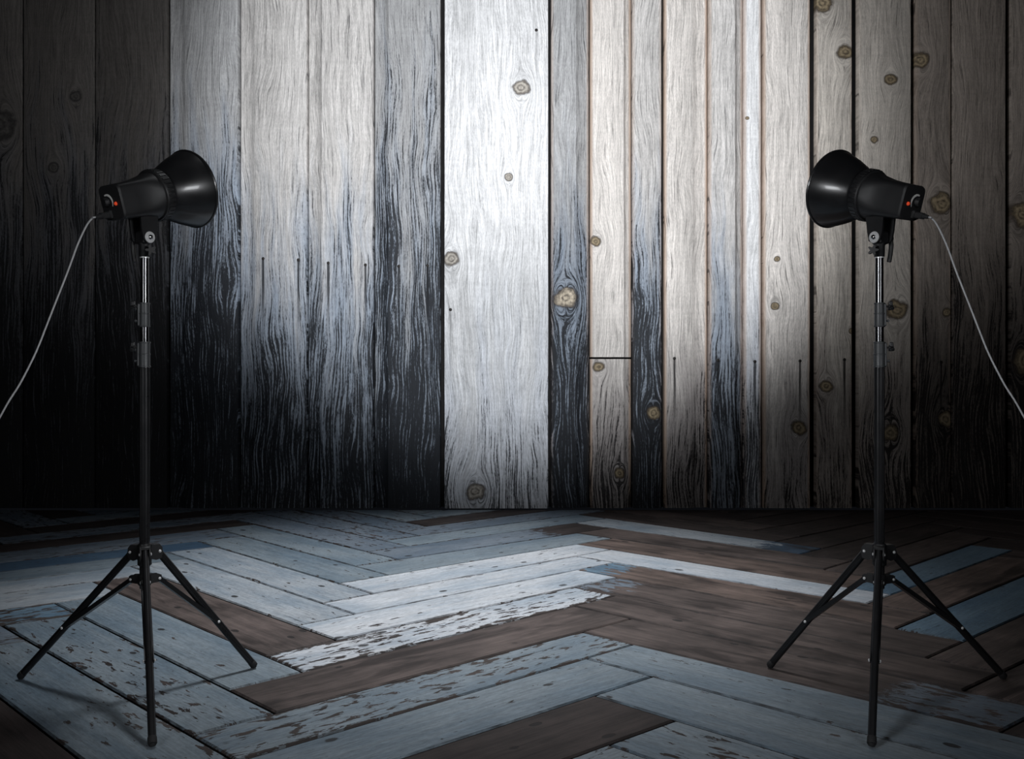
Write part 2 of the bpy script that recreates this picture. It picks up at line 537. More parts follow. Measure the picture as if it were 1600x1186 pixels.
# x0, x1, left shoulder px, right shoulder px, setback, colours, weather top y, span px, grain level, tan edge, knots, (top y, bottom y)
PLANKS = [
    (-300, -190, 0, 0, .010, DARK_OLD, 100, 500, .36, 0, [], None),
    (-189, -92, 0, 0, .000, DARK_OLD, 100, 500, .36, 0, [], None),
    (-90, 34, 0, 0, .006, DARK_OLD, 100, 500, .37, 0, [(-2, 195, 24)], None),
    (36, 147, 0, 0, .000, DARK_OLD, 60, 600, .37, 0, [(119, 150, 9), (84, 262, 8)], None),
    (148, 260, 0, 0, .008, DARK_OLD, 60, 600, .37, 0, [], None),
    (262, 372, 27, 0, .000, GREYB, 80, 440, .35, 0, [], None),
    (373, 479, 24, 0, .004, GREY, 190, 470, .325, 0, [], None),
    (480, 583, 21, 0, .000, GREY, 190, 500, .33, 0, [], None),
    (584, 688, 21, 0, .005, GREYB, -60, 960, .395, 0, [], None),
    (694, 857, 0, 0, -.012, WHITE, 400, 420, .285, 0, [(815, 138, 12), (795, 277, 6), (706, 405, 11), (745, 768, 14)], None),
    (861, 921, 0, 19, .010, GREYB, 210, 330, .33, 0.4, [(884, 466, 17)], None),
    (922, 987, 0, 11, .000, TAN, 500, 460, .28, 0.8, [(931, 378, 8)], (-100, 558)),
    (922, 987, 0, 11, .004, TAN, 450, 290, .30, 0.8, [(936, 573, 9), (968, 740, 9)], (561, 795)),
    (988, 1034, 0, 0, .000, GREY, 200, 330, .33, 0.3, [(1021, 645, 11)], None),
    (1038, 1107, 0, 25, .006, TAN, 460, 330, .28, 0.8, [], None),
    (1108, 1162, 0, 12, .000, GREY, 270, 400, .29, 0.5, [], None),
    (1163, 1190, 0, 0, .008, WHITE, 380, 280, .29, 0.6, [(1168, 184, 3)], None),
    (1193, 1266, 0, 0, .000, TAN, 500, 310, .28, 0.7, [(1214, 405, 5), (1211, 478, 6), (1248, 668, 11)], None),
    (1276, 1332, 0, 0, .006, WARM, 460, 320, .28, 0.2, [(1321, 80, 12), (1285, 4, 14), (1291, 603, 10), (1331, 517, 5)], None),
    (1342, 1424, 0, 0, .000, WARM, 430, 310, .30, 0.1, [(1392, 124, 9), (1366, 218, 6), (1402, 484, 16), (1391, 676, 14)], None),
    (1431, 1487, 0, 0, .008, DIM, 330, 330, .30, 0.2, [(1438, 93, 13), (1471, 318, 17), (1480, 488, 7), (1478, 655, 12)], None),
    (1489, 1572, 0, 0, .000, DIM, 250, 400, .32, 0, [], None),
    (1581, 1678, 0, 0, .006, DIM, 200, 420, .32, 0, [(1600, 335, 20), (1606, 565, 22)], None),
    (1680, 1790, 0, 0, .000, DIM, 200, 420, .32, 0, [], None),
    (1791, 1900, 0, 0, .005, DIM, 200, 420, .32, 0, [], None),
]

NAILS = [(838, 48), (704, 484), (411, 404), (466, 406), (513, 411), (571, 414), (623, 416), (668, 415), (1054, 560), (1122, 563), (1180, 565), (1250, 564), (1320, 562), (1471, 566)]

rw = random.Random(21)
for i, (x0, x1, shl, shr, setback, cols, wtop, wspan, glev, tan_e, knots, ys) in enumerate(PLANKS):
    xa, xb = wx(x0), wx(x1)
    xc, hw = (xa + xb) / 2, (xb - xa) / 2
    ztop, zbot = (WALL_TOP, 0.004) if ys is None else (min(wz(ys[0]), WALL_TOP), max(wz(ys[1]), 0.004))
    f0 = setback                      # front face, local y (camera side is -y)
    back = 0.075
    sl, sr = shl / PXM, shr / PXM
    b = 0.007
    prof = [(-hw, back)]
    if sl:
        prof += [(-hw, f0 + 0.045), (-hw + 0.008, f0 + 0.036), (-hw + sl * 0.62, f0 + 0.030), (-hw + sl * 0.9, f0 + 0.014), (-hw + sl + 0.006, f0)]
    else:
        prof += [(-hw, f0 + b * 1.4), (-hw + b * .4, f0 + b * .4), (-hw + b * 1.5, f0)]
    if sr:
        prof += [(hw - sr - 0.006, f0), (hw - sr * 0.9, f0 + 0.014), (hw - sr * 0.62, f0 + 0.030), (hw - 0.008, f0 + 0.036), (hw, f0 + 0.045)]
    else:
        prof += [(hw - b * 1.5, f0), (hw - b * .4, f0 + b * .4), (hw, f0 + b * 1.4)]
    prof.append((hw, back))
    nseg = 10
    rings = []
    amp = 0.0035 if cols is WHITE and x0 < 900 else 0.0018
    for j in range(nseg + 1):
        zz = (ztop - zbot) * j / nseg
        jl = rw.uniform(-amp, 0) * (0 < j < nseg)
        jr = rw.uniform(0, amp) * (0 < j < nseg)
        rings.append([Vector((x - (jl if x < 0 else jr), y, zz)) for x, y in prof])
    mb = MB()
    mb.rings(rings, smooth=False)
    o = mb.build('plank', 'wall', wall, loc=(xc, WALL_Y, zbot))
    o['seed'] = 1.0 + i * 1.37
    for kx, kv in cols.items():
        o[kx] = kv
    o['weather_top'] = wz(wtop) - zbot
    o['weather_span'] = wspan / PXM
    o['grain_level'] = glev
    o['hairline'] = 0.30 if cols is WHITE else 0.66
    o['edge_tan'] = float(tan_e)
    o['half_width'] = hw
    d = cols is DARK_OLD
    o['knot_pale'] = (0.07, 0.065, 0.06) if d else ((0.72, 0.62, 0.48) if x0 == 861 else (0.52, 0.48, 0.42) if x0 < 900 else (0.34, 0.27, 0.17))
    o['knot_dark'] = (0.015, 0.014, 0.014) if d else ((0.06, 0.05, 0.045) if x0 < 900 else (0.045, 0.033, 0.024))
    for q in range(4):
        o['knot%d' % (q + 1)] = (wx(knots[q][0]) - xc, wz(knots[q][1]) - zbot, knots[q][2] / PXM) if q < len(knots) else (50.0, 50.0, 0.0)
    spots = [p for p in NAILS if x0 < p[0] < x1 and ztop > wz(p[1]) > zbot]
    o['nail_run'] = 0.25 if cols is WHITE and x0 < 900 else 0.9
    for q in range(2):
        o['nail%d' % (q + 1)] = (wx(spots[q][0]) - xc, wz(spots[q][1]) - zbot, 0.0) if q < len(spots) else (50.0, 50.0, 0.0)
    if spots:
        for (nx, ny) in spots:
            nb = MB()
            nb.lathe([(0.0, 0.0115), (0.003, 0.011), (0.005, 0.007)], (wx(nx) - xc, f0 + 0.001, wz(ny) - zbot), (0, -1, 0), 14)
            nb.build('nail', 'nail', o)

# ================================================================== herringbone floor
fb = MB()
fb.box((0, (1.3 + 7.06) / 2, -0.085), (1, 0, 0), (0, 1, 0), (0, 0, 1), 4.6, (7.06 - 1.3) / 2, 0.04)
floor = fb.build('floor', 'backing')
tag(floor, 'herringbone floor of old planks, blue paint flaking off brown wood', 'floor', kind='structure')

FLOOR_PLANKS = [
    ('F', -7, [(3.949, 7.06), (3.796, 6.932), (3.677, 7.06)]),
    ('G', -7, [(3.796, 6.932), (3.978, 6.737), (4.37, 7.06), (3.949, 7.06)]),
    ('R', -6, [(1.691, 7.06), (1.513, 6.922), (1.386, 7.06)]),
    ('E', -6, [(1.513, 6.922), (1.705, 6.714), (2.149, 7.06), (1.691, 7.06)]),
    ('F', -6, [(3.677, 7.06), (3.978, 6.737), (3.763, 6.56), (3.301, 7.06)]),
    ('G', -6, [(3.763, 6.56), (3.943, 6.365), (4.6, 6.899), (4.6, 7.06), (4.37, 7.06)]),
    ('R', -5, [(1.386, 7.06), (1.705, 6.714), (1.493, 6.549), (1.012, 7.06)]),
    ('E', -5, [(1.493, 6.549), (1.711, 6.318), (2.616, 7.06), (2.149, 7.06)]),
    ('F', -5, [(3.301, 7.06), (3.943, 6.365), (3.722, 6.186), (2.925, 7.06)]),
    ('G', -5, [(3.722, 6.186), (3.905, 5.985), (4.6, 6.545), (4.6, 6.899)]),
    ('L', -4, [(-0.501, 7.06), (-0.481, 7.039), (-0.689, 6.869), (-0.867, 7.06)]),
    ('W', -4, [(-3.07, 7.008), (-2.878, 6.807), (-2.577, 7.06), (-3.008, 7.06)]),
    ('R', -4, [(1.012, 7.06), (1.711, 6.318), (1.511, 6.154), (0.63, 7.06)]),
    ('E', -4, [(1.511, 6.154), (1.73, 5.928), (2.964, 7.017), (2.925, 7.06), (2.616, 7.06)]),
    ('F', -4, [(2.755, 6.833), (2.964, 7.017), (3.905, 5.985), (3.683, 5.805)]),
    ('G', -4, [(3.683, 5.805), (3.869, 5.599), (4.6, 6.189), (4.6, 6.545)]),
    ('V', -4, [(-3.12, 7.06), (-2.878, 6.807), (-3.085, 6.633), (-3.496, 7.06)]),
    ('C', -3, [(-0.689, 6.869), (-0.51, 6.677), (-0.059, 7.06), (-0.455, 7.06)]),
    ('L', -3, [(-0.867, 7.06), (-0.51, 6.677), (-0.709, 6.507), (-1.221, 7.06)]),
    ('W', -3, [(-3.085, 6.633), (-2.887, 6.427), (-2.148, 7.06), (-2.577, 7.06)]),
    ('R', -3, [(0.456, 6.839), (0.668, 7.021), (1.73, 5.928), (1.535, 5.755)]),
    ('E', -3, [(1.535, 5.755), (1.749, 5.54), (2.917, 6.654), (2.755, 6.833)]),
    ('F', -3, [(2.715, 6.462), (2.917, 6.654), (3.869, 5.599), (3.651, 5.424)]),
    ('G', -3, [(3.651, 5.424), (3.841, 5.214), (4.6, 5.829), (4.6, 6.189)]),
    ('V', -3, [(-3.496, 7.06), (-2.887, 6.427), (-3.097, 6.248), (-3.879, 7.06)]),
    ('U', -3, [(-4.6, 6.835), (-4.331, 7.06), (-4.6, 7.06)]),
    ('C', -2, [(-0.709, 6.507), (-0.538, 6.322), (0.314, 7.06), (-0.059, 7.06)]),
    ('L', -2, [(-1.221, 7.06), (-0.538, 6.322), (-0.734, 6.151), (-1.562, 7.06)]),
    ('W', -2, [(-3.097, 6.248), (-2.899, 6.042), (-1.728, 7.06), (-2.148, 7.06)]),
    ('R', -2, [(0.408, 6.46), (0.638, 6.656), (1.749, 5.54), (1.567, 5.367)]),
    ('E', -2, [(1.567, 5.367), (1.778, 5.168), (2.88, 6.28), (2.715, 6.462)]),
    ('F', -2, [(2.701, 6.099), (2.88, 6.28), (3.841, 5.214), (3.642, 5.052)]),
    ('G', -2, [(3.642, 5.052), (3.836, 4.836), (4.6, 5.466), (4.6, 5.829)]),
    ('V', -2, [(-3.879, 7.06), (-2.899, 6.042), (-3.11, 5.858), (-4.262, 7.06)]),
    ('U', -2, [(-4.6, 6.478), (-4.103, 6.894), (-4.262, 7.06), (-4.331, 7.06), (-4.6, 6.835)]),
    ('C', -1, [(-0.734, 6.151), (-0.562, 5.962), (0.668, 7.021), (0.63, 7.06), (0.314, 7.06)]),
    ('L', -1, [(-1.833, 6.968), (-1.728, 7.06), (-1.562, 7.06), (-0.562, 5.962), (-0.758, 5.793)]),
    ('W', -1, [(-3.11, 5.858), (-2.923, 5.662), (-1.656, 6.775), (-1.833, 6.968)]),
    ('R', -1, [(0.398, 6.063), (0.625, 6.255), (1.778, 5.168), (1.569, 4.956)]),
    ('E', -1, [(1.569, 4.956), (1.768, 4.768), (2.874, 5.906), (2.701, 6.099)]),
    ('F', -1, [(2.628, 5.654), (2.874, 5.906), (3.836, 4.836), (3.628, 4.665)]),
    ('G', -1, [(3.628, 4.665), (3.831, 4.464), (4.6, 5.105), (4.6, 5.466)]),
    ('V', -1, [(-4.314, 6.717), (-4.103, 6.894), (-2.923, 5.662), (-3.135, 5.476)]),
    ('U', -1, [(-4.6, 6.122), (-4.125, 6.518), (-4.314, 6.717), (-4.6, 6.478)]),
    ('C', 0, [(-0.758, 5.793), (-0.589, 5.608), (0.638, 6.656), (0.456, 6.839)]),
    ('L', 0, [(-1.857, 6.599), (-1.656, 6.775), (-0.589, 5.608), (-0.796, 5.431)]),
    ('W', 0, [(-3.135, 5.476), (-2.953, 5.284), (-1.672, 6.396), (-1.857, 6.599)]),
    ('R', 0, [(0.37, 5.674), (0.598, 5.874), (1.768, 4.768), (1.547, 4.541)]),
    ('E', 0, [(1.547, 4.541), (1.693, 4.4), (2.793, 5.49), (2.628, 5.654)]),
    ('F', 0, [(2.611, 5.309), (2.793, 5.49), (3.831, 4.464), (3.633, 4.299)]),
    ('G', 0, [(3.633, 4.299), (3.83, 4.105), (4.6, 4.747), (4.6, 5.105)]),
    ('V', 0, [(-4.336, 6.342), (-4.125, 6.518), (-2.953, 5.284), (-3.165, 5.1)]),
    ('U', 0, [(-4.6, 5.765), (-4.148, 6.142), (-4.336, 6.342), (-4.6, 6.122)]),
    ('C', 1, [(-0.796, 5.431), (-0.6, 5.215), (0.625, 6.255), (0.408, 6.46)]),
    ('L', 1, [(-1.87, 6.224), (-1.672, 6.396), (-0.6, 5.215), (-0.805, 5.042)]),
    ('W', 1, [(-3.165, 5.1), (-2.963, 4.885), (-1.625, 5.952), (-1.87, 6.224)]),
    ('R', 1, [(0.343, 5.306), (0.553, 5.498), (1.693, 4.4), (1.522, 4.232)]),
    ('E', 1, [(1.522, 4.232), (1.72, 4.052), (2.809, 5.113), (2.611, 5.309)]),
    ('F', 1, [(2.618, 4.928), (2.809, 5.113), (3.83, 4.105), (3.615, 3.925)]),
    ('G', 1, [(3.615, 3.925), (3.809, 3.73), (4.6, 4.391), (4.6, 4.747)]),
    ('V', 1, [(-4.358, 5.967), (-4.148, 6.142), (-2.963, 4.885), (-3.181, 4.711)]),
    ('U', 1, [(-4.6, 5.409), (-4.171, 5.767), (-4.358, 5.967), (-4.6, 5.765)]),
    ('C', 2, [(-0.805, 5.042), (-0.603, 4.818), (0.598, 5.874), (0.398, 6.063)]),
    ('L', 2, [(-1.844, 5.777), (-1.625, 5.952), (-0.603, 4.818), (-0.814, 4.633)]),
    ('W', 2, [(-3.181, 4.711), (-2.998, 4.516), (-1.685, 5.599), (-1.844, 5.777)]),
    ('R', 2, [(0.327, 4.946), (0.532, 5.134), (1.72, 4.052), (1.489, 3.827)]),
    ('E', 2, [(1.489, 3.827), (1.674, 3.649), (2.824, 4.721), (2.618, 4.928)]),
    ('F', 2, [(2.657, 4.566), (2.824, 4.721), (3.809, 3.73), (3.598, 3.554)]),
    ('G', 2, [(3.598, 3.554), (3.784, 3.353), (4.6, 4.034), (4.6, 4.391)]),
    ('V', 2, [(-4.381, 5.592), (-4.171, 5.767), (-2.998, 4.516), (-3.211, 4.341)]),
    ('U', 2, [(-4.6, 5.052), (-4.193, 5.391), (-4.381, 5.592), (-4.6, 5.409)]),
    ('C', 3, [(-0.814, 4.633), (-0.621, 4.419), (0.553, 5.498), (0.37, 5.674)]),
    ('L', 3, [(-1.895, 5.425), (-1.685, 5.599), (-0.621, 4.419), (-0.816, 4.24)]),
    ('W', 3, [(-3.211, 4.341), (-3.02, 4.136), (-1.726, 5.24), (-1.895, 5.425)]),
    ('R', 3, [(0.284, 4.555), (0.51, 4.77), (1.674, 3.649), (1.443, 3.434)]),
    ('E', 3, [(1.443, 3.434), (1.617, 3.266), (2.858, 4.35), (2.657, 4.566)]),
    ('F', 3, [(2.672, 4.188), (2.858, 4.35), (3.784, 3.353), (3.577, 3.18)]),
    ('G', 3, [(3.577, 3.18), (3.76, 2.976), (4.6, 3.678), (4.6, 4.034)]),
    ('V', 3, [(-4.403, 5.217), (-4.193, 5.391), (-3.02, 4.136), (-3.228, 3.958)]),
    ('U', 3, [(-4.6, 4.695), (-4.216, 5.016), (-4.403, 5.217), (-4.6, 5.052)]),
    ('C', 4, [(-0.816, 4.24), (-0.644, 4.05), (0.532, 5.134), (0.343, 5.306)]),
    ('L', 4, [(-1.954, 5.046), (-1.726, 5.24), (-0.644, 4.05), (-0.842, 3.867)]),
    ('W', 4, [(-3.228, 3.958), (-3.046, 3.763), (-1.776, 4.857), (-1.954, 5.046)]),
    ('R', 4, [(0.262, 4.191), (0.463, 4.382), (1.617, 3.266), (1.412, 3.087)]),
    ('E', 4, [(1.412, 3.087), (1.582, 2.924), (2.857, 3.982), (2.672, 4.188)]),
    ('F', 4, [(2.65, 3.81), (2.857, 3.982), (3.76, 2.976), (3.555, 2.804)]),
    ('G', 4, [(3.555, 2.804), (3.738, 2.601), (4.6, 3.321), (4.6, 3.678)]),
    ('V', 4, [(-4.425, 4.841), (-4.216, 5.016), (-3.046, 3.763), (-3.253, 3.584)]),
    ('U', 4, [(-4.6, 4.339), (-4.238, 4.641), (-4.425, 4.841), (-4.6, 4.695)]),
    ('C', 5, [(-0.842, 3.867), (-0.652, 3.666), (0.51, 4.77), (0.327, 4.946)]),
    ('L', 5, [(-1.987, 4.675), (-1.776, 4.857), (-0.652, 3.666), (-0.866, 3.463)]),
    ('W', 5, [(-3.253, 3.584), (-3.08, 3.399), (-1.754, 4.423), (-1.987, 4.675)]),
    ('R', 5, [(0.267, 3.78), (0.482, 3.98), (1.582, 2.924), (1.355, 2.736)]),
    ('E', 5, [(1.355, 2.736), (1.517, 2.58), (2.837, 3.602), (2.65, 3.81)]),
    ('F', 5, [(2.616, 3.432), (2.837, 3.602), (3.738, 2.601), (3.531, 2.428)]),
    ('G', 5, [(3.531, 2.428), (3.716, 2.226), (4.6, 2.964), (4.6, 3.321)]),
    ('V', 5, [(-4.448, 4.466), (-4.238, 4.641), (-3.08, 3.399), (-3.297, 3.232)]),
    ('U', 5, [(-4.6, 3.982), (-4.261, 4.265), (-4.448, 4.466), (-4.6, 4.339)]),
    ('C', 6, [(-0.866, 3.463), (-0.696, 3.28), (0.463, 4.382), (0.284, 4.555)]),
    ('L', 6, [(-1.975, 4.252), (-1.754, 4.423), (-0.696, 3.28), (-0.889, 3.096)]),
    ('W', 6, [(-3.297, 3.232), (-3.106, 3.029), (-1.784, 4.049), (-1.975, 4.252)]),
    ('R', 6, [(0.258, 3.435), (0.445, 3.609), (1.517, 2.58), (1.298, 2.411)]),
    ('E', 6, [(1.298, 2.411), (1.508, 2.204), (2.799, 3.231), (2.616, 3.432)]),
    ('F', 6, [(2.581, 3.057), (2.799, 3.231), (3.716, 2.226), (3.508, 2.053)]),
    ('G', 6, [(3.508, 2.053), (3.694, 1.851), (4.6, 2.608), (4.6, 2.964)]),
    ('V', 6, [(-4.47, 4.091), (-4.261, 4.265), (-3.106, 3.029), (-3.323, 2.862)]),
    ('U', 6, [(-4.6, 3.625), (-4.283, 3.89), (-4.47, 4.091), (-4.6, 3.982)]),
    ('C', 7, [(-0.889, 3.096), (-0.693, 2.888), (0.482, 3.98), (0.262, 4.191)]),
    ('L', 7, [(-2.005, 3.878), (-1.784, 4.049), (-0.693, 2.888), (-0.882, 2.713)]),
    ('W', 7, [(-3.323, 2.862), (-3.136, 2.661), (-1.797, 3.661), (-2.005, 3.878)]),
    ('R', 7, [(0.254, 3.046), (0.462, 3.234), (1.508, 2.204), (1.278, 2.021)]),
    ('E', 7, [(1.278, 2.021), (1.472, 1.827), (2.76, 2.863), (2.581, 3.057)]),
    ('F', 7, [(2.546, 2.69), (2.76, 2.863), (3.694, 1.851), (3.486, 1.677)]),
    ('G', 7, [(3.486, 1.677), (3.672, 1.476), (4.6, 2.251), (4.6, 2.608)]),
    ('V', 7, [(-4.492, 3.715), (-4.283, 3.89), (-3.136, 2.661), (-3.356, 2.497)]),
    ('U', 7, [(-4.6, 3.269), (-4.305, 3.515), (-4.492, 3.715), (-4.6, 3.625)]),
    ('C', 8, [(-0.882, 2.713), (-0.707, 2.532), (0.445, 3.609), (0.267, 3.78)]),
    ('L', 8, [(-2.017, 3.496), (-1.797, 3.661), (-0.707, 2.532), (-0.916, 2.336)]),
    ('W', 8, [(-3.356, 2.497), (-3.16, 2.287), (-1.833, 3.302), (-2.017, 3.496)]),
    ('R', 8, [(0.258, 2.646), (0.47, 2.83), (1.472, 1.827), (1.248, 1.647)]),
    ('E', 8, [(1.248, 1.647), (1.448, 1.445), (2.725, 2.497), (2.546, 2.69)]),
    ('F', 8, [(2.514, 2.323), (2.725, 2.497), (3.672, 1.476), (3.463, 1.302)]),
    ('G', 8, [(3.463, 1.302), (3.465, 1.3), (3.888, 1.3), (4.6, 1.894), (4.6, 2.251)]),
    ('V', 8, [(-4.515, 3.34), (-4.305, 3.515), (-3.16, 2.287), (-3.377, 2.121)]),
    ('U', 8, [(-4.6, 2.912), (-4.328, 3.14), (-4.515, 3.34), (-4.6, 3.269)]),
    ('C', 9, [(-0.916, 2.336), (-0.736, 2.146), (0.462, 3.234), (0.258, 3.435)]),
    ('L', 9, [(-2.051, 3.136), (-1.833, 3.302), (-0.736, 2.146), (-0.94, 1.96)]),
    ('W', 9, [(-3.377, 2.121), (-3.184, 1.914), (-1.878, 2.952), (-2.051, 3.136)]),
    ('R', 9, [(0.244, 2.279), (0.448, 2.454), (1.448, 1.445), (1.273, 1.3), (1.189, 1.3)]),
    ('E', 9, [(1.709, 1.3), (2.698, 2.125), (2.514, 2.323), (1.273, 1.3)]),
    ('F', 9, [(2.488, 1.95), (2.698, 2.125), (3.465, 1.3), (3.093, 1.3)]),
    ('G', 9, [(4.315, 1.3), (4.6, 1.538), (4.6, 1.894), (3.888, 1.3)]),
    ('V', 9, [(-4.537, 2.965), (-4.328, 3.14), (-3.184, 1.914), (-3.398, 1.744)]),
    ('U', 9, [(-4.6, 2.556), (-4.35, 2.764), (-4.537, 2.965), (-4.6, 2.912)]),
    ('C', 10, [(-0.94, 1.96), (-0.758, 1.766), (0.47, 2.83), (0.254, 3.046)]),
    ('L', 10, [(-2.089, 2.784), (-1.878, 2.952), (-0.758, 1.766), (-0.97, 1.583)]),
    ('W', 10, [(-3.398, 1.744), (-3.209, 1.541), (-1.921, 2.603), (-2.089, 2.784)]),
    ('R', 10, [(0.234, 1.904), (0.438, 2.078), (1.189, 1.3), (0.809, 1.3)]),
    ('E', 10, [(2.137, 1.3), (2.675, 1.749), (2.488, 1.95), (1.709, 1.3)]),
    ('F', 10, [(2.464, 1.574), (2.675, 1.749), (3.093, 1.3), (2.72, 1.3)]),
    ('G', 10, [(4.6, 1.3), (4.6, 1.538), (4.315, 1.3)]),
    ('V', 10, [(-4.56, 2.589), (-4.35, 2.764), (-3.209, 1.541), (-3.419, 1.368)]),
    ('U', 10, [(-4.6, 2.199), (-4.373, 2.389), (-4.56, 2.589), (-4.6, 2.556)]),
    ('C', 11, [(-0.97, 1.583), (-0.79, 1.39), (0.448, 2.454), (0.258, 2.646)]),
    ('L', 11, [(-2.131, 2.43), (-1.921, 2.603), (-0.79, 1.39), (-0.894, 1.3), (-1.081, 1.3)]),
    ('W', 11, [(-3.419, 1.368), (-3.356, 1.3), (-3.071, 1.3), (-1.95, 2.234), (-2.131, 2.43)]),
    ('R', 11, [(0.226, 1.53), (0.428, 1.7), (0.809, 1.3), (0.441, 1.3)]),
    ('E', 11, [(2.564, 1.3), (2.652, 1.373), (2.464, 1.574), (2.137, 1.3)]),
    ('V', 11, [(-4.582, 2.214), (-4.373, 2.389), (-3.356, 1.3), (-3.729, 1.3)]),
    ('U', 11, [(-4.6, 1.842), (-4.395, 2.014), (-4.582, 2.214), (-4.6, 2.199)]),
    ('C', 12, [(-0.475, 1.3), (0.438, 2.078), (0.244, 2.279), (-0.894, 1.3)]),
    ('L', 12, [(-2.161, 2.058), (-1.95, 2.234), (-1.081, 1.3), (-1.454, 1.3)]),
    ('W', 12, [(-2.644, 1.3), (-1.975, 1.859), (-2.161, 2.058), (-3.071, 1.3)]),
    ('V', 12, [(-4.6, 1.842), (-4.395, 2.014), (-3.729, 1.3), (-4.102, 1.3), (-4.6, 1.834)]),
    ('U', 12, [(-4.6, 1.486), (-4.417, 1.638), (-4.6, 1.834)]),
    ('C', 13, [(-0.047, 1.3), (0.428, 1.7), (0.234, 1.904), (-0.475, 1.3)]),
    ('L', 13, [(-2.185, 1.683), (-1.975, 1.859), (-1.454, 1.3), (-1.828, 1.3)]),
    ('W', 13, [(-2.218, 1.3), (-1.999, 1.483), (-2.185, 1.683), (-2.644, 1.3)]),
    ('V', 13, [(-4.6, 1.486), (-4.417, 1.638), (-4.102, 1.3), (-4.474, 1.3), (-4.6, 1.435)]),
    ('C', 14, [(0.385, 1.3), (0.417, 1.326), (0.226, 1.53), (-0.047, 1.3)]),
    ('L', 14, [(-2.208, 1.308), (-1.999, 1.483), (-1.828, 1.3), (-2.201, 1.3)]),
]
BLUE = (0.185, 0.222, 0.250)
PALE = (0.48, 0.495, 0.52)
MID = (0.315, 0.340, 0.365)
SLATE = (0.15, 0.18, 0.215)
DEEP = (0.060, 0.105, 0.160)
TEAL = (0.135, 0.205, 0.265)
BROWN = (0.072, 0.055, 0.050)
UMBER = (0.036, 0.027, 0.025)
RUST = (0.098, 0.071, 0.061)
# column, index: paint colour or None, chip level (lower = more chipped), bare colour, where a coat ends (metres along the board, side)
LOOK = {
    ('C', -1): (SLATE, .60, UMBER), ('C', 0): (BLUE, .64, BROWN), ('C', 1): (SLATE, .66, UMBER, .35, 1),
    ('C', 2): (BLUE, .66, BROWN), ('C', 3): (PALE, .66, BROWN), ('C', 4): (PALE, .68, BROWN), ('C', 5): (PALE, .66, BROWN),
    ('C', 6): (PALE, .555, BROWN), ('C', 7): (None, 0, BROWN), ('C', 8): (BLUE, .575, BROWN), ('C', 9): (BLUE, .66, BROWN),
    ('C', 10): (None, 0, UMBER), ('C', 11): (BLUE, .63, BROWN), ('C', 12): (BLUE, .62, BROWN),
    ('L', -2): (SLATE, .56, UMBER), ('L', -1): (SLATE, .58, UMBER), ('L', 0): (SLATE, .62, UMBER), ('L', 1): (BLUE, .65, BROWN), ('L', 2): (BLUE, .66, BROWN),
    ('L', 3): (MID, .655, BROWN), ('L', 4): (MID, .67, BROWN), ('L', 5): (None, 0, BROWN), ('L', 6): (BLUE, .67, BROWN),
    ('L', 7): (BLUE, .60, UMBER), ('L', 8): (BLUE, .63, BROWN), ('L', 9): (None, 0, UMBER), ('L', 10): (None, 0, UMBER),
    ('R', -3): (None, 0, UMBER), ('R', -2): (MID, .64, (0.040, 0.070, 0.110), .50, 1), ('R', -1): (None, 0, BROWN), ('R', 0): (None, 0, RUST),
    ('R', 1): (PALE, .67, BROWN), ('R', 2): (TEAL, .60, RUST, -.66, 1), ('R', 3): (SLATE, .53, BROWN, -.68, 1), ('R', 4): (None, 0, BROWN),
    ('R', 5): (SLATE, .55, BROWN, .38, -1), ('R', 6): (BLUE, .66, BROWN), ('R', 7): (BLUE, .66, BROWN), ('R', 8): (BLUE, .60, UMBER), ('R', 9): (BLUE, .62, UMBER),
    ('E', -2): (None, 0, UMBER), ('E', -1): (None, 0, BROWN), ('E', 0): (TEAL, .70, BROWN), ('E', 1): (None, 0, RUST), ('E', 2): (TEAL, .70, BROWN),
    ('E', 3): (None, 0, BROWN), ('E', 4): (None, 0, BROWN), ('E', 5): (None, 0, UMBER),
    ('W', -1): (SLATE, .58, UMBER), ('W', 0): (None, 0, UMBER), ('W', 1): (SLATE, .60, BROWN), ('W', 2): (DEEP, .64, BROWN), ('W', 3): (BLUE, .65, BROWN), ('W', 4): (MID, .66, BROWN),
    ('W', 5): (MID, .65, BROWN), ('W', 6): (TEAL, .52, BROWN), ('W', 7): (SLATE, .62, BROWN), ('W', 8): (SLATE, .6, BROWN),
}
rf = random.Random(5)
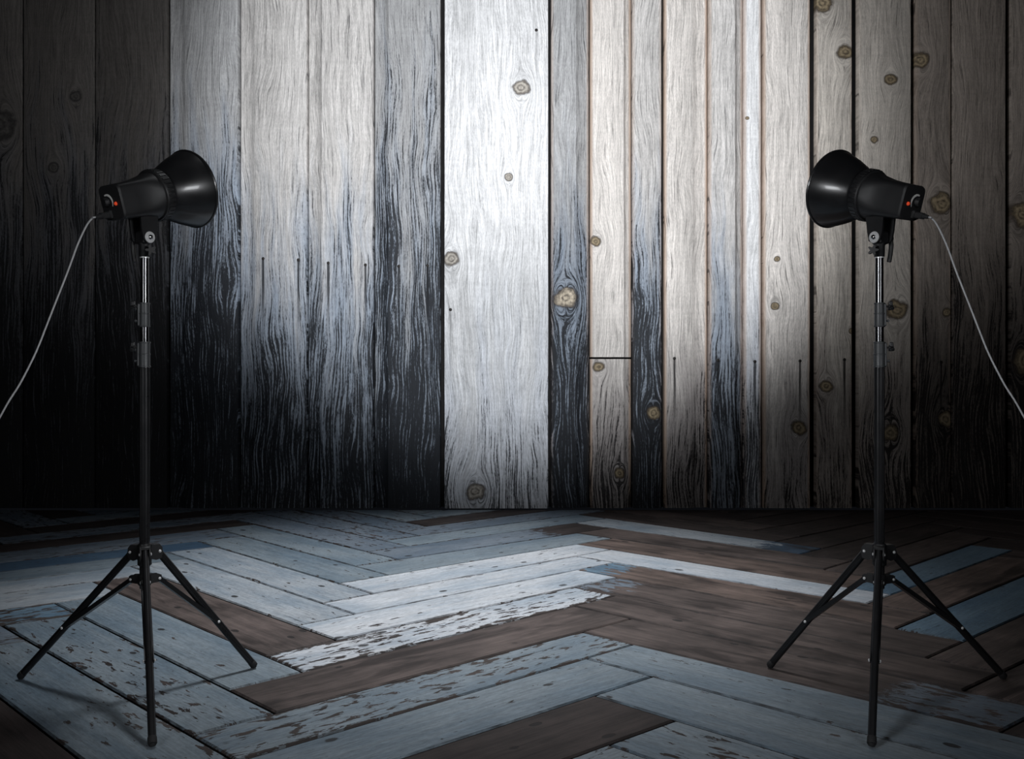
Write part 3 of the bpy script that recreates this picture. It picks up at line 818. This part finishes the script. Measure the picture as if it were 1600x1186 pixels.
for i, (c, k, poly) in enumerate(FLOOR_PLANKS):
    P = [Vector((x, y, 0)) for x, y in poly]
    ctr = sum(P, Vector()) / len(P)
    # the board runs along its longest edge
    e = max(((P[(j + 1) % len(P)] - P[j]) for j in range(len(P))), key=lambda v: v.length)
    nominal = Vector((0.767, 0.641, 0)) if c in 'CEWGU' else Vector((0.682, -0.731, 0))
    d = e.normalized() if abs(e.normalized().dot(nominal)) > 0.9 else nominal
    if d.x < 0:
        d = -d
    w = Vector((-d.y, d.x, 0))
    loc = [((p - ctr).dot(d), (p - ctr).dot(w)) for p in P]
    ar = sum(loc[j][0] * loc[(j + 1) % len(loc)][1] - loc[j][1] * loc[(j + 1) % len(loc)][0] for j in range(len(loc)))
    if ar < 0:
        loc = loc[::-1]

    def inset(pts, g):
        n = len(pts)
        out = []
        for j in range(n):
            a, b_, c_ = Vector(pts[j - 1]), Vector(pts[j]), Vector(pts[(j + 1) % n])
            d1, d2 = (b_ - a).normalized(), (c_ - b_).normalized()
            n1, n2 = Vector((-d1.y, d1.x)), Vector((-d2.y, d2.x))
            m = n1 + n2
            m = m / max(m.dot(n1), 0.35)
            out.append(b_ + m * g)
        return out
    g = 0.0045
    o0 = inset(loc, g)
    o1 = inset(loc, g + 0.0055)
    mb = MB()
    R = lambda pts, z: [Vector((p[0], p[1], z)) for p in pts]
    mb.rings([R(o0, -0.045), R(o0, -0.005), R(o1, 0.0)], smooth=False)
    top = -0.0008 - 0.0022 * rf.random() - 0.00002 * i
    o = mb.build('plank', 'floor', floor, loc=(ctr.x, ctr.y, top))
    o.rotation_euler = (0, 0, math.atan2(d.y, d.x))
    look = LOOK.get((c, k))
    if look is None:
        look = [(SLATE, .58, UMBER), (BLUE, .6, BROWN), (None, 0, UMBER), (None, 0, UMBER)][rf.randrange(4)] if c in 'CLWUV' else (None, 0, UMBER if rf.random() < .6 else BROWN)
    tint, chip, bare = look[:3]
    end, side = look[3:] if len(look) > 3 else (9.0, 1)
    o['seed'] = 0.7 + 0.613 * i
    o['tint'] = tint or BROWN
    o['bare'] = (0.046, 0.036, 0.033) if tint and bare is BROWN and len(look) == 3 else bare
    o['chip_level'] = float(chip) if tint else -1.0
    o['coat_end'] = float(end)
    o['coat_side'] = float(side)
    o['half_width'] = max(abs(p[1]) for p in loc)
    o['half_length'] = max(abs(p[0]) for p in loc)

# ================================================================== light stands, lamps, cables (mirrored pair)
UP = Vector((0, 0, 1))
CX, CY = -1.1344, 3.0434            # centre of the left stand; the right one stands at +x
S = FPX / CY


def sz(py):
    return 1.0 + (578.0 - py) / S


FEET = [Vector((0.177, -0.420, 0)), Vector((-0.4569, 0.1516, 0)), Vector((0.2656, 0.2684, 0))]


def light_stand(sx, label):
    root = empty('light_stand', (CX * sx, CY, 0))
    tag(root, label, 'light stand', 'tripod light stands')

    def B(mb, name, mat, parent=root):
        return mb.build(name, mat, parent, sx)

    # telescopic column
    m = MB()
    m.cyl((0, 0, 0.325), (0, 0, sz(572)), 0.0152, 24)
    for a in range(0, 360, 60):       # fluting ribs of the extruded main tube
        v = Vector((math.cos(math.radians(a)), math.sin(math.radians(a)), 0)) * 0.0150
        m.cyl(v + UP * 0.47, v + UP * (sz(575)), 0.0016, 6)
    B(m, 'main_pole', 'tube')
    m = MB()
    m.cyl((0, 0, sz(560)), (0, 0, sz(508)), 0.0128, 24)
    B(m, 'middle_pole', 'bright_tube')
    m = MB()
    m.cyl((0, 0, sz(500)), (0, 0, sz(402)), 0.0122, 24)
    B(m, 'upper_pole', 'bright_tube')
    m = MB()
    m.lathe([(0, 0.0125), (0.0005, 0.0142), (0.0035, 0.0142), (0.0045, 0.012)], (0, 0, sz(403.5)), UP, 24)
    B(m, 'top_ring', 'chrome')
    # two clamping collars
    for (yt, yb, ym, r, yk, ys_) in ((473, 511, 490.5, 0.0152, 479, 501.5), (534, 574, 554, 0.0166, 543, 564)):
        zt, zb, zm = sz(yt), sz(yb), sz(ym)
        m = MB()
        m.lathe([(0, r + .0004), (.0012, r + .0016), (.004, r + .0016), (.005, r), (zm - zb - .001, r), (zm - zb, r + .0012), (zm - zb + .002, r + .0012), (zm - zb + .003, r - .0004),
                 (zt - zb - .005, r - .0004), (zt - zb - .004, r + .0014), (zt - zb - .0012, r + .0014), (zt - zb, r)], (0, 0, zb), UP, 28)
        m.box((-r * 0.95, 0, (zt + zb) / 2), (1, 0, 0), (0, 1, 0), UP, 0.005, 0.009, (zt - zb) / 2 - .003, 0.002)
        col = B(m, 'locking_collar', 'collar')
        k = MB()
        zk = sz(yk)
        k.cyl((-r, 0, zk), (-r - .022, 0, zk), 0.0032, 12)
        k.cyl((-r - .012, 0, zk), (-r - .026, 0, zk), 0.0065, 14)
        for a in (90, 210, 330):
            u = Vector((0, math.cos(math.radians(a)), math.sin(math.radians(a))))
            k.box(Vector((-r - .020, 0, zk)) + u * .008, (1, 0, 0), u, u.cross(Vector((1, 0, 0))), .0055, .0085, .0048, .002)
        B(k, 'clamp_knob', 'black_plastic', col)
        k = MB()
        k.cyl((-r + .002, 0, sz(ys_)), (-r - .013, 0, sz(ys_)), 0.0034, 12)
        k.cyl((-r - .010, 0, sz(ys_)), (-r - .0145, 0, sz(ys_)), 0.0042, 12)
        B(k, 'clamp_screw', 'collar', col)
    # crown where the legs hinge, and the sliding spreader below it
    zp = 0.437
    m = MB()
    m.lathe([(0, .0165), (.004, .021), (.018, .021), (.024, .0235), (.046, .0235), (.052, .0205), (.066, .0200), (.070, .017)], (0, 0, sz(884)), UP, 30)
    for fv in FEET:
        d = fv.normalized()
        n = Vector((-d.y, d.x, 0))
        for s_ in (-1, 1):
            poly = [(.014, -.020), (.030, -.026), (.047, -.022), (.052, -.008), (.050, .012), (.042, .022), (.014, .024)]
            m.prism(poly, s_ * .0135 - .0022, s_ * .0135 + .0022, (0, 0, zp), d, UP, n)
        m.box(Vector((0, 0, zp + .018)) + d * .030, d, n, UP, .014, .0135, .0055, .002)
    hub = B(m, 'leg_crown', 'black_plastic')
    for fv in FEET:
        d = fv.normalized()
        n = Vector((-d.y, d.x, 0))
        for s_ in (-1, 1):
            r_ = MB()
            r_.ball(Vector((0, 0, zp)) + d * .042 + n * s_ * .0158, .0050, 10, 6, n, .7)
            B(r_, 'rivet', 'chrome', hub)
    zs = 0.352
    m = MB()
    m.lathe([(0, .0165), (.003, .0195), (.030, .0195), (.034, .0165)], (0, 0, zs - .017), UP, 26)
    for fv in FEET:
        d = fv.normalized()
        n = Vector((-d.y, d.x, 0))
        for s_ in (-1, 1):
            m.prism([(.012, -.013), (.045, -.010), (.051, -.002), (.050, .010), (.042, .014), (.012, .016)], s_ * .009 - .0018, s_ * .009 + .0018, (0, 0, zs), d, UP, n)
    spr = B(m, 'spreader', 'black_plastic')
    for fv in FEET:
        d = fv.normalized()
        n = Vector((-d.y, d.x, 0))
        for s_ in (-1, 1):
            r_ = MB()
            r_.ball(Vector((0, 0, zs)) + d * .043 + n * s_ * .0128, .0048, 10, 6, n, .7)
            B(r_, 'rivet', 'chrome', spr)
    # legs with flat braces
    for fv in FEET:
        d = fv.normalized()
        n = Vector((-d.y, d.x, 0))
        top = d * .042 + UP * zp
        bot = fv + UP * 0.010
        ax = (bot - top).normalized()
        side = ax.cross(n).normalized()
        m = MB()
        # oval extruded leg with a groove line on either side
        for (t0, t1) in ((top - ax * .012, bot - ax * .004),):
            rings = []
            for p, q in ((t0, .8), (t0 + ax * .002, 1), (t1 - ax * .002, 1), (t1, .8)):
                rings.append([p + (n * math.cos(2 * math.pi * i / 20) * .0098 + side * math.sin(2 * math.pi * i / 20) * .0118) * q for i in range(20)])
            m.rings(rings)
            for s_ in (-1, 1):
                m.cyl(t0 + n * s_ * .0092 + ax * .02, t1 + n * s_ * .0092, .0018, 6)
        leg = B(m, 'leg', 'tube')
        m = MB()
        m.lathe([(-.014, .0115), (-.012, .0124), (.004, .0124), (.006, .0112)], bot, ax, 18)
        # flattened sole that rests on the boards
        m.lathe([(0, .0090), (.003, .0105), (.010, .0095)], fv + UP * 0.0, UP, 18)
        B(m, 'rubber_foot', 'rubber', leg)
        j = top + (bot - top) * .60
        a = d * .043 + UP * zs
        bx_ = (j - a).normalized()
        m = MB()
        up2 = n.cross(bx_).normalized()
        # folded U-channel: two flanges joined by a web
        hl_ = (j - a).length / 2 + .004
        m.prism([(-.0132, -.0066), (.0132, -.0066), (.0132, .0066), (.0106, .0066), (.0106, -.0042), (-.0106, -.0042), (-.0106, .0066), (-.0132, .0066)], -hl_, hl_, (a + j) / 2, n, -up2, bx_)
        br = B(m, 'brace', 'tube')
        for s_ in (-1, 1):
            r_ = MB()
            r_.ball(j + n * s_ * .0145, .0048, 10, 6, n, .7)
            B(r_, 'rivet', 'chrome', br)
    return root


YAW, ELEV = math.radians(33), math.radians(16.5)
AX = Vector((math.sin(YAW) * math.cos(ELEV), math.cos(YAW) * math.cos(ELEV), math.sin(ELEV)))
NS = Vector((math.cos(YAW), -math.sin(YAW), 0))        # side that faces the camera
UPL = NS.cross(AX).normalized()
BASE_Z = sz(401.5)
HEAD = Vector((0.0, 0.0, sz(308) - BASE_Z))            # point on the optical axis over the pole, from the lamp's base


def ringpt(t, hw, hh, p, n=36, rot=0.0):
    """superellipse ring round the optical axis"""
    out = []
    for i in range(n):
        a = 2 * math.pi * i / n
        c, s_ = math.cos(a), math.sin(a)
        out.append(HEAD + AX * t + NS * (math.copysign(abs(c) ** (2 / p), c) * hw) + UPL * (math.copysign(abs(s_) ** (2 / p), s_) * hh))
    return out


def studio_lamp(sx, label):
    root = empty('studio_lamp', (CX * sx, CY, BASE_Z))
    tag(root, label, 'studio lamp', 'black studio lamps')

    def B(mb, name, mat, parent=root):
        return mb.build(name, mat, parent, sx)

    # housing: rounded box swelling into a round front
    m = MB()
    m.rings([ringpt(-.118, .046, .049, 6), ringpt(-.115, .050, .053, 6), ringpt(-.060, .052, .0555, 6), ringpt(-.030, .0545, .058, 5), ringpt(-.006, .060, .064, 3.4), ringpt(.010, .067, .069, 2.5), ringpt(.022, .072, .073, 2.1), ringpt(.030, .0735, .0735, 2)])
    body = B(m, 'housing', 'black_plastic')
    m = MB()
    m.rings([ringpt(-.1215, .0455, .0485, 6), ringpt(-.1215, .0470, .050, 6), ringpt(-.117, .0495, .0525, 6), ringpt(-.112, .0498, .0528, 6)])
    panel = B(m, 'control_panel', 'back_plastic')

    def rp(u, v, t=-.1215):
        return HEAD + AX * t + NS * u + UPL * v
    back = -AX
    m = MB()
    m.lathe([(0, .0125), (.001, .0135), (.012, .0120), (.0135, .0105)], rp(-.018, .004), back, 20)
    for a in range(0, 360, 30):
        u = NS * math.cos(math.radians(a)) + UPL * math.sin(math.radians(a))
        m.cyl(rp(-.018, .004) + u * .0125, rp(-.018, .004) + u * .0115 + back * .012, .0014, 6)
    B(m, 'dial_knob', 'black_plastic', panel)
    m = MB()                                                        # crescent scale printed round the dial, as a thin raised strip
    r0 = []
    for i in range(25):
        a = math.radians(112 - 146 * i / 24)
        wd = .0012 + .0020 * math.sin(math.pi * min(1, (i + 2) / 26) ** 0.8)
        c = rp(-.014, .002)
        u = NS * math.cos(a) + UPL * math.sin(a)
        r0.append([c + u * (.0225 - wd) + back * .0003, c + u * (.0225 + wd) + back * .0003, c + u * (.0225 + wd) + back * .0014, c + u * (.0225 - wd) + back * .0014])
    m.rings(r0, smooth=False)
    B(m, 'dial_scale', 'silver_paint', panel)
    m = MB()
    m.lathe([(0, .0058), (.002, .0056), (.0045, .0040), (.0055, .0012)], rp(.022, -.004), back, 16)
    B(m, 'indicator_light', 'red', panel)
    m = MB()
    m.box(rp(-.022, -.033) + back * .003, NS, UPL, AX, .0155, .0125, .005, .002)
    B(m, 'power_inlet', 'back_plastic', panel)
    # ribbed bayonet ring
    m = MB()
    rr = []
    for t, r in ((.022, .0735), (.024, .0785), (.027, .0800), (.053, .0800), (.056, .0785), (.058, .0720)):
        rr.append([HEAD + AX * t + (NS * math.cos(2 * math.pi * i / 48) + UPL * math.sin(2 * math.pi * i / 48)) * r for i in range(48)])
    m.rings(rr)
    collar = B(m, 'bayonet_ring', 'black_plastic')
    ribs = MB()
    for i in range(36):
        a = 2 * math.pi * (i + .5) / 36
        u = NS * math.cos(a) + UPL * math.sin(a)
        ribs.box(HEAD + AX * .040 + u * .0802, AX, u, AX.cross(u), .0115, .0016, .0042, .0008)
    B(ribs, 'grip_ribs', 'black_plastic', collar)['kind'] = 'stuff'
    # reflector bowl with rolled rim, a real shell
    prof = [(.056, .066), (.060, .0715), (.066, .0755), (.080, .0835), (.100, .0940), (.125, .1055), (.150, .1150), (.168, .1205), (.174, .1220), (.1745, .1245), (.178, .1262), (.182, .1250), (.183, .1225)]
    m = MB()
    m.lathe(prof, HEAD, AX, 64, ends=(False, False), up=UPL)
    inner = [(.183, .1225), (.181, .1205), (.168, .1185), (.150, .1130), (.125, .1035), (.100, .0920), (.080, .0812), (.066, .0725), (.056, .066)]
    refl = B(m, 'reflector', 'black_paint')
    m = MB()
    m.lathe(inner + [(.052, .030)], HEAD, AX, 64, ends=(False, True), up=UPL)
    B(m, 'reflector_lining', 'reflector_in', refl)
    m = MB()
    m.lathe([(.050, .012), (.062, .016), (.080, .022), (.098, .021), (.110, .012), (.114, .003)], HEAD, AX, 24)
    B(m, 'bulb', 'glass')
    # tilting bracket: two cheek plates, clamp block on the spigot, washer, star knob, lever
    zb = sz(372) - BASE_Z
    T = Vector((AX.x, AX.y, 0)).normalized()
    hc = HEAD - T * .004
    ztop = -.050
    cheek = MB()
    for s_ in (-1, 1):
        off = NS * (.027 * s_)
        o_ = Vector((hc.x, hc.y, 0)) * 1.0 + off
        poly = [(-.034, HEAD.z - .055), (.034, HEAD.z - .045), (.031, HEAD.z - .060), (.026, zb + .020), (.020, zb - .010), (.008, zb - .017), (-.010, zb - .017), (-.021, zb - .008), (-.027, zb + .016)]
        cheek.prism(poly, -.0035, .0035, o_, T, UP, NS)
    cheek.box(HEAD + T * .002 - UP * .0515 + UP * 0.0, T, NS, UP, .034, .0305, .0060, .003)
    br = B(cheek, 'bracket', 'black_plastic')
    m = MB()
    c0 = Vector((hc.x, hc.y, zb)) + NS * .0300
    m.lathe([(0, .0170), (.0012, .0178), (.0030, .0170), (.0032, .0095), (.0022, .0090)], c0, NS, 28)
    B(m, 'washer', 'chrome', br)
    m = MB()
    m.lathe([(.0005, .0078), (.0060, .0078), (.0085, .0062), (.0100, .0036), (.0104, .001)], c0, NS, 20)
    B(m, 'bolt', 'bolt', br)
    m = MB()
    m.lathe([(0, .0145), (.002, .0160), (.034, .0165), (.040, .0190), (.070, .0190), (.074, .0170)], (0, 0, 0.0), UP, 22)
    m.box(Vector((hc.x * .6, hc.y * .6, zb)), T, NS, UP, .017, .0225, .020, .005)
    clamp = B(m, 'spigot_clamp', 'black_plastic')
    # star knob on the camera side
    m = MB()
    kc = Vector((.022, -.012, sz(393) - BASE_Z))
    kd = Vector((.42, -.90, .05)).normalized()
    m.cyl(kc - kd * .008, kc + kd * .020, .0055, 12)
    ku = kd.cross(UP).normalized()
    kv = kd.cross(ku)
    star = []
    for i in range(40):
        a = 2 * math.pi * i / 40
        r = .0125 + .0045 * math.cos(5 * a)
        star.append((r * math.cos(a), r * math.sin(a)))
    m.prism(star, .010, .021, kc, ku, kv, kd)
    B(m, 'star_knob', 'black_plastic', clamp)
    # lever that locks the tilt, hanging on the far side
    m = MB()
    lc = Vector((hc.x, hc.y, zb)) - NS * .036 - T * .006
    m.cyl(lc + NS * .012, lc - NS * .008, .0105, 14)
    m.tube(catmull([lc - NS * .004, lc - NS * .008 - UP * .020, lc - NS * .007 - UP * .045 + T * .002, lc - NS * .003 - UP * .072 + T * .004], 5), .0072, 10)
    B(m, 'tilt_lever', 'black_plastic', br)
    # the lamp's own light, thrown out of the reflector
    l = bpy.data.lights.new('lamp_beam', 'SPOT')
    l.energy = 440
    l.spot_size = math.radians(2 * 27)
    l.spot_blend = 1.0
    l.shadow_soft_size = 0.02
    l.color = (0.96, 0.97, 1.0)
    lo = bpy.data.objects.new('lamp_beam', l)
    COL.objects.link(lo)
    lo.parent = root
    p = HEAD + AX * .125
    ay, ae = math.radians(35), math.radians(16.5)
    ax = Vector((math.sin(ay) * math.cos(ae) * sx, math.cos(ay) * math.cos(ae), math.sin(ae)))
    lo.location = (p.x * sx, p.y, p.z)
    lo.rotation_euler = ax.to_track_quat('-Z', 'Y').to_euler()
    return root


def power_cable(sx, label):
    start = Vector((CX, CY, BASE_Z)) + HEAD + AX * -.1255 + NS * -.022 + UPL * -.033
    root = empty('power_cable', ((start.x - .9) * sx, start.y, 0))
    tag(root, label, 'power cable', 'lamp power cables')
    off = Vector(((start.x - .9), start.y, 0))
    back = -AX
    m = MB()
    s0 = start - off
    m.box(s0 + back * .014, NS, UPL, AX, .0120, .0095, .014, .003)
    m.lathe([(.026, .0085), (.030, .0080), (.034, .0062), (.037, .0068), (.040, .0056), (.043, .0058), (.046, .0036)], s0, back, 14)
    m.build('plug', 'rubber', root, sx)
    # pixel track of the hanging cable, all near the lamp's own distance from the camera
    Yc = 2.93
    tr = [(144, 341), (135, 353), (121, 383), (106, 424), (84, 480), (70, 516), (55, 553), (31, 600), (2, 648)]
    pts = [start + back * .038, start + back * .052]
    for i, (px, py) in enumerate(tr):
        Y = 2.93 - .02 * i
        pts.append(Vector(((px - 800) / FPX * Y, Y, 1.0 - (py - 578) / FPX * Y)))
    lx, ly, lz = pts[-1]
    pts += [Vector((lx - .13, ly - .03, lz - .28)), Vector((lx - .22, ly - .04, .30)), Vector((lx - .27, ly - .05, .08)), Vector((lx - .34, ly - .05, .0075)), Vector((lx - .50, ly + .02, .006)), Vector((lx - .85, ly + .22, .006)), Vector((lx - 1.2, ly + .25, .006))]
    m = MB()
    m.tube([p - off for p in catmull(pts, 7)], .0026, 10)
    m.build('cord', 'cable', root, sx)
    return root


light_stand(1, 'black tripod light stand before the near-black planks, under the lamp aiming right')
light_stand(-1, 'black tripod light stand before the knotty brown-grey planks, under the lamp aiming left')
studio_lamp(1, 'black studio lamp with open reflector aiming right, before the near-black planks')
studio_lamp(-1, 'black studio lamp with open reflector aiming left, before the knotty brown-grey planks')
power_cable(1, 'thin grey power cable hanging from the lamp before the near-black planks')
power_cable(-1, 'thin grey power cable hanging from the lamp before the knotty brown-grey planks')
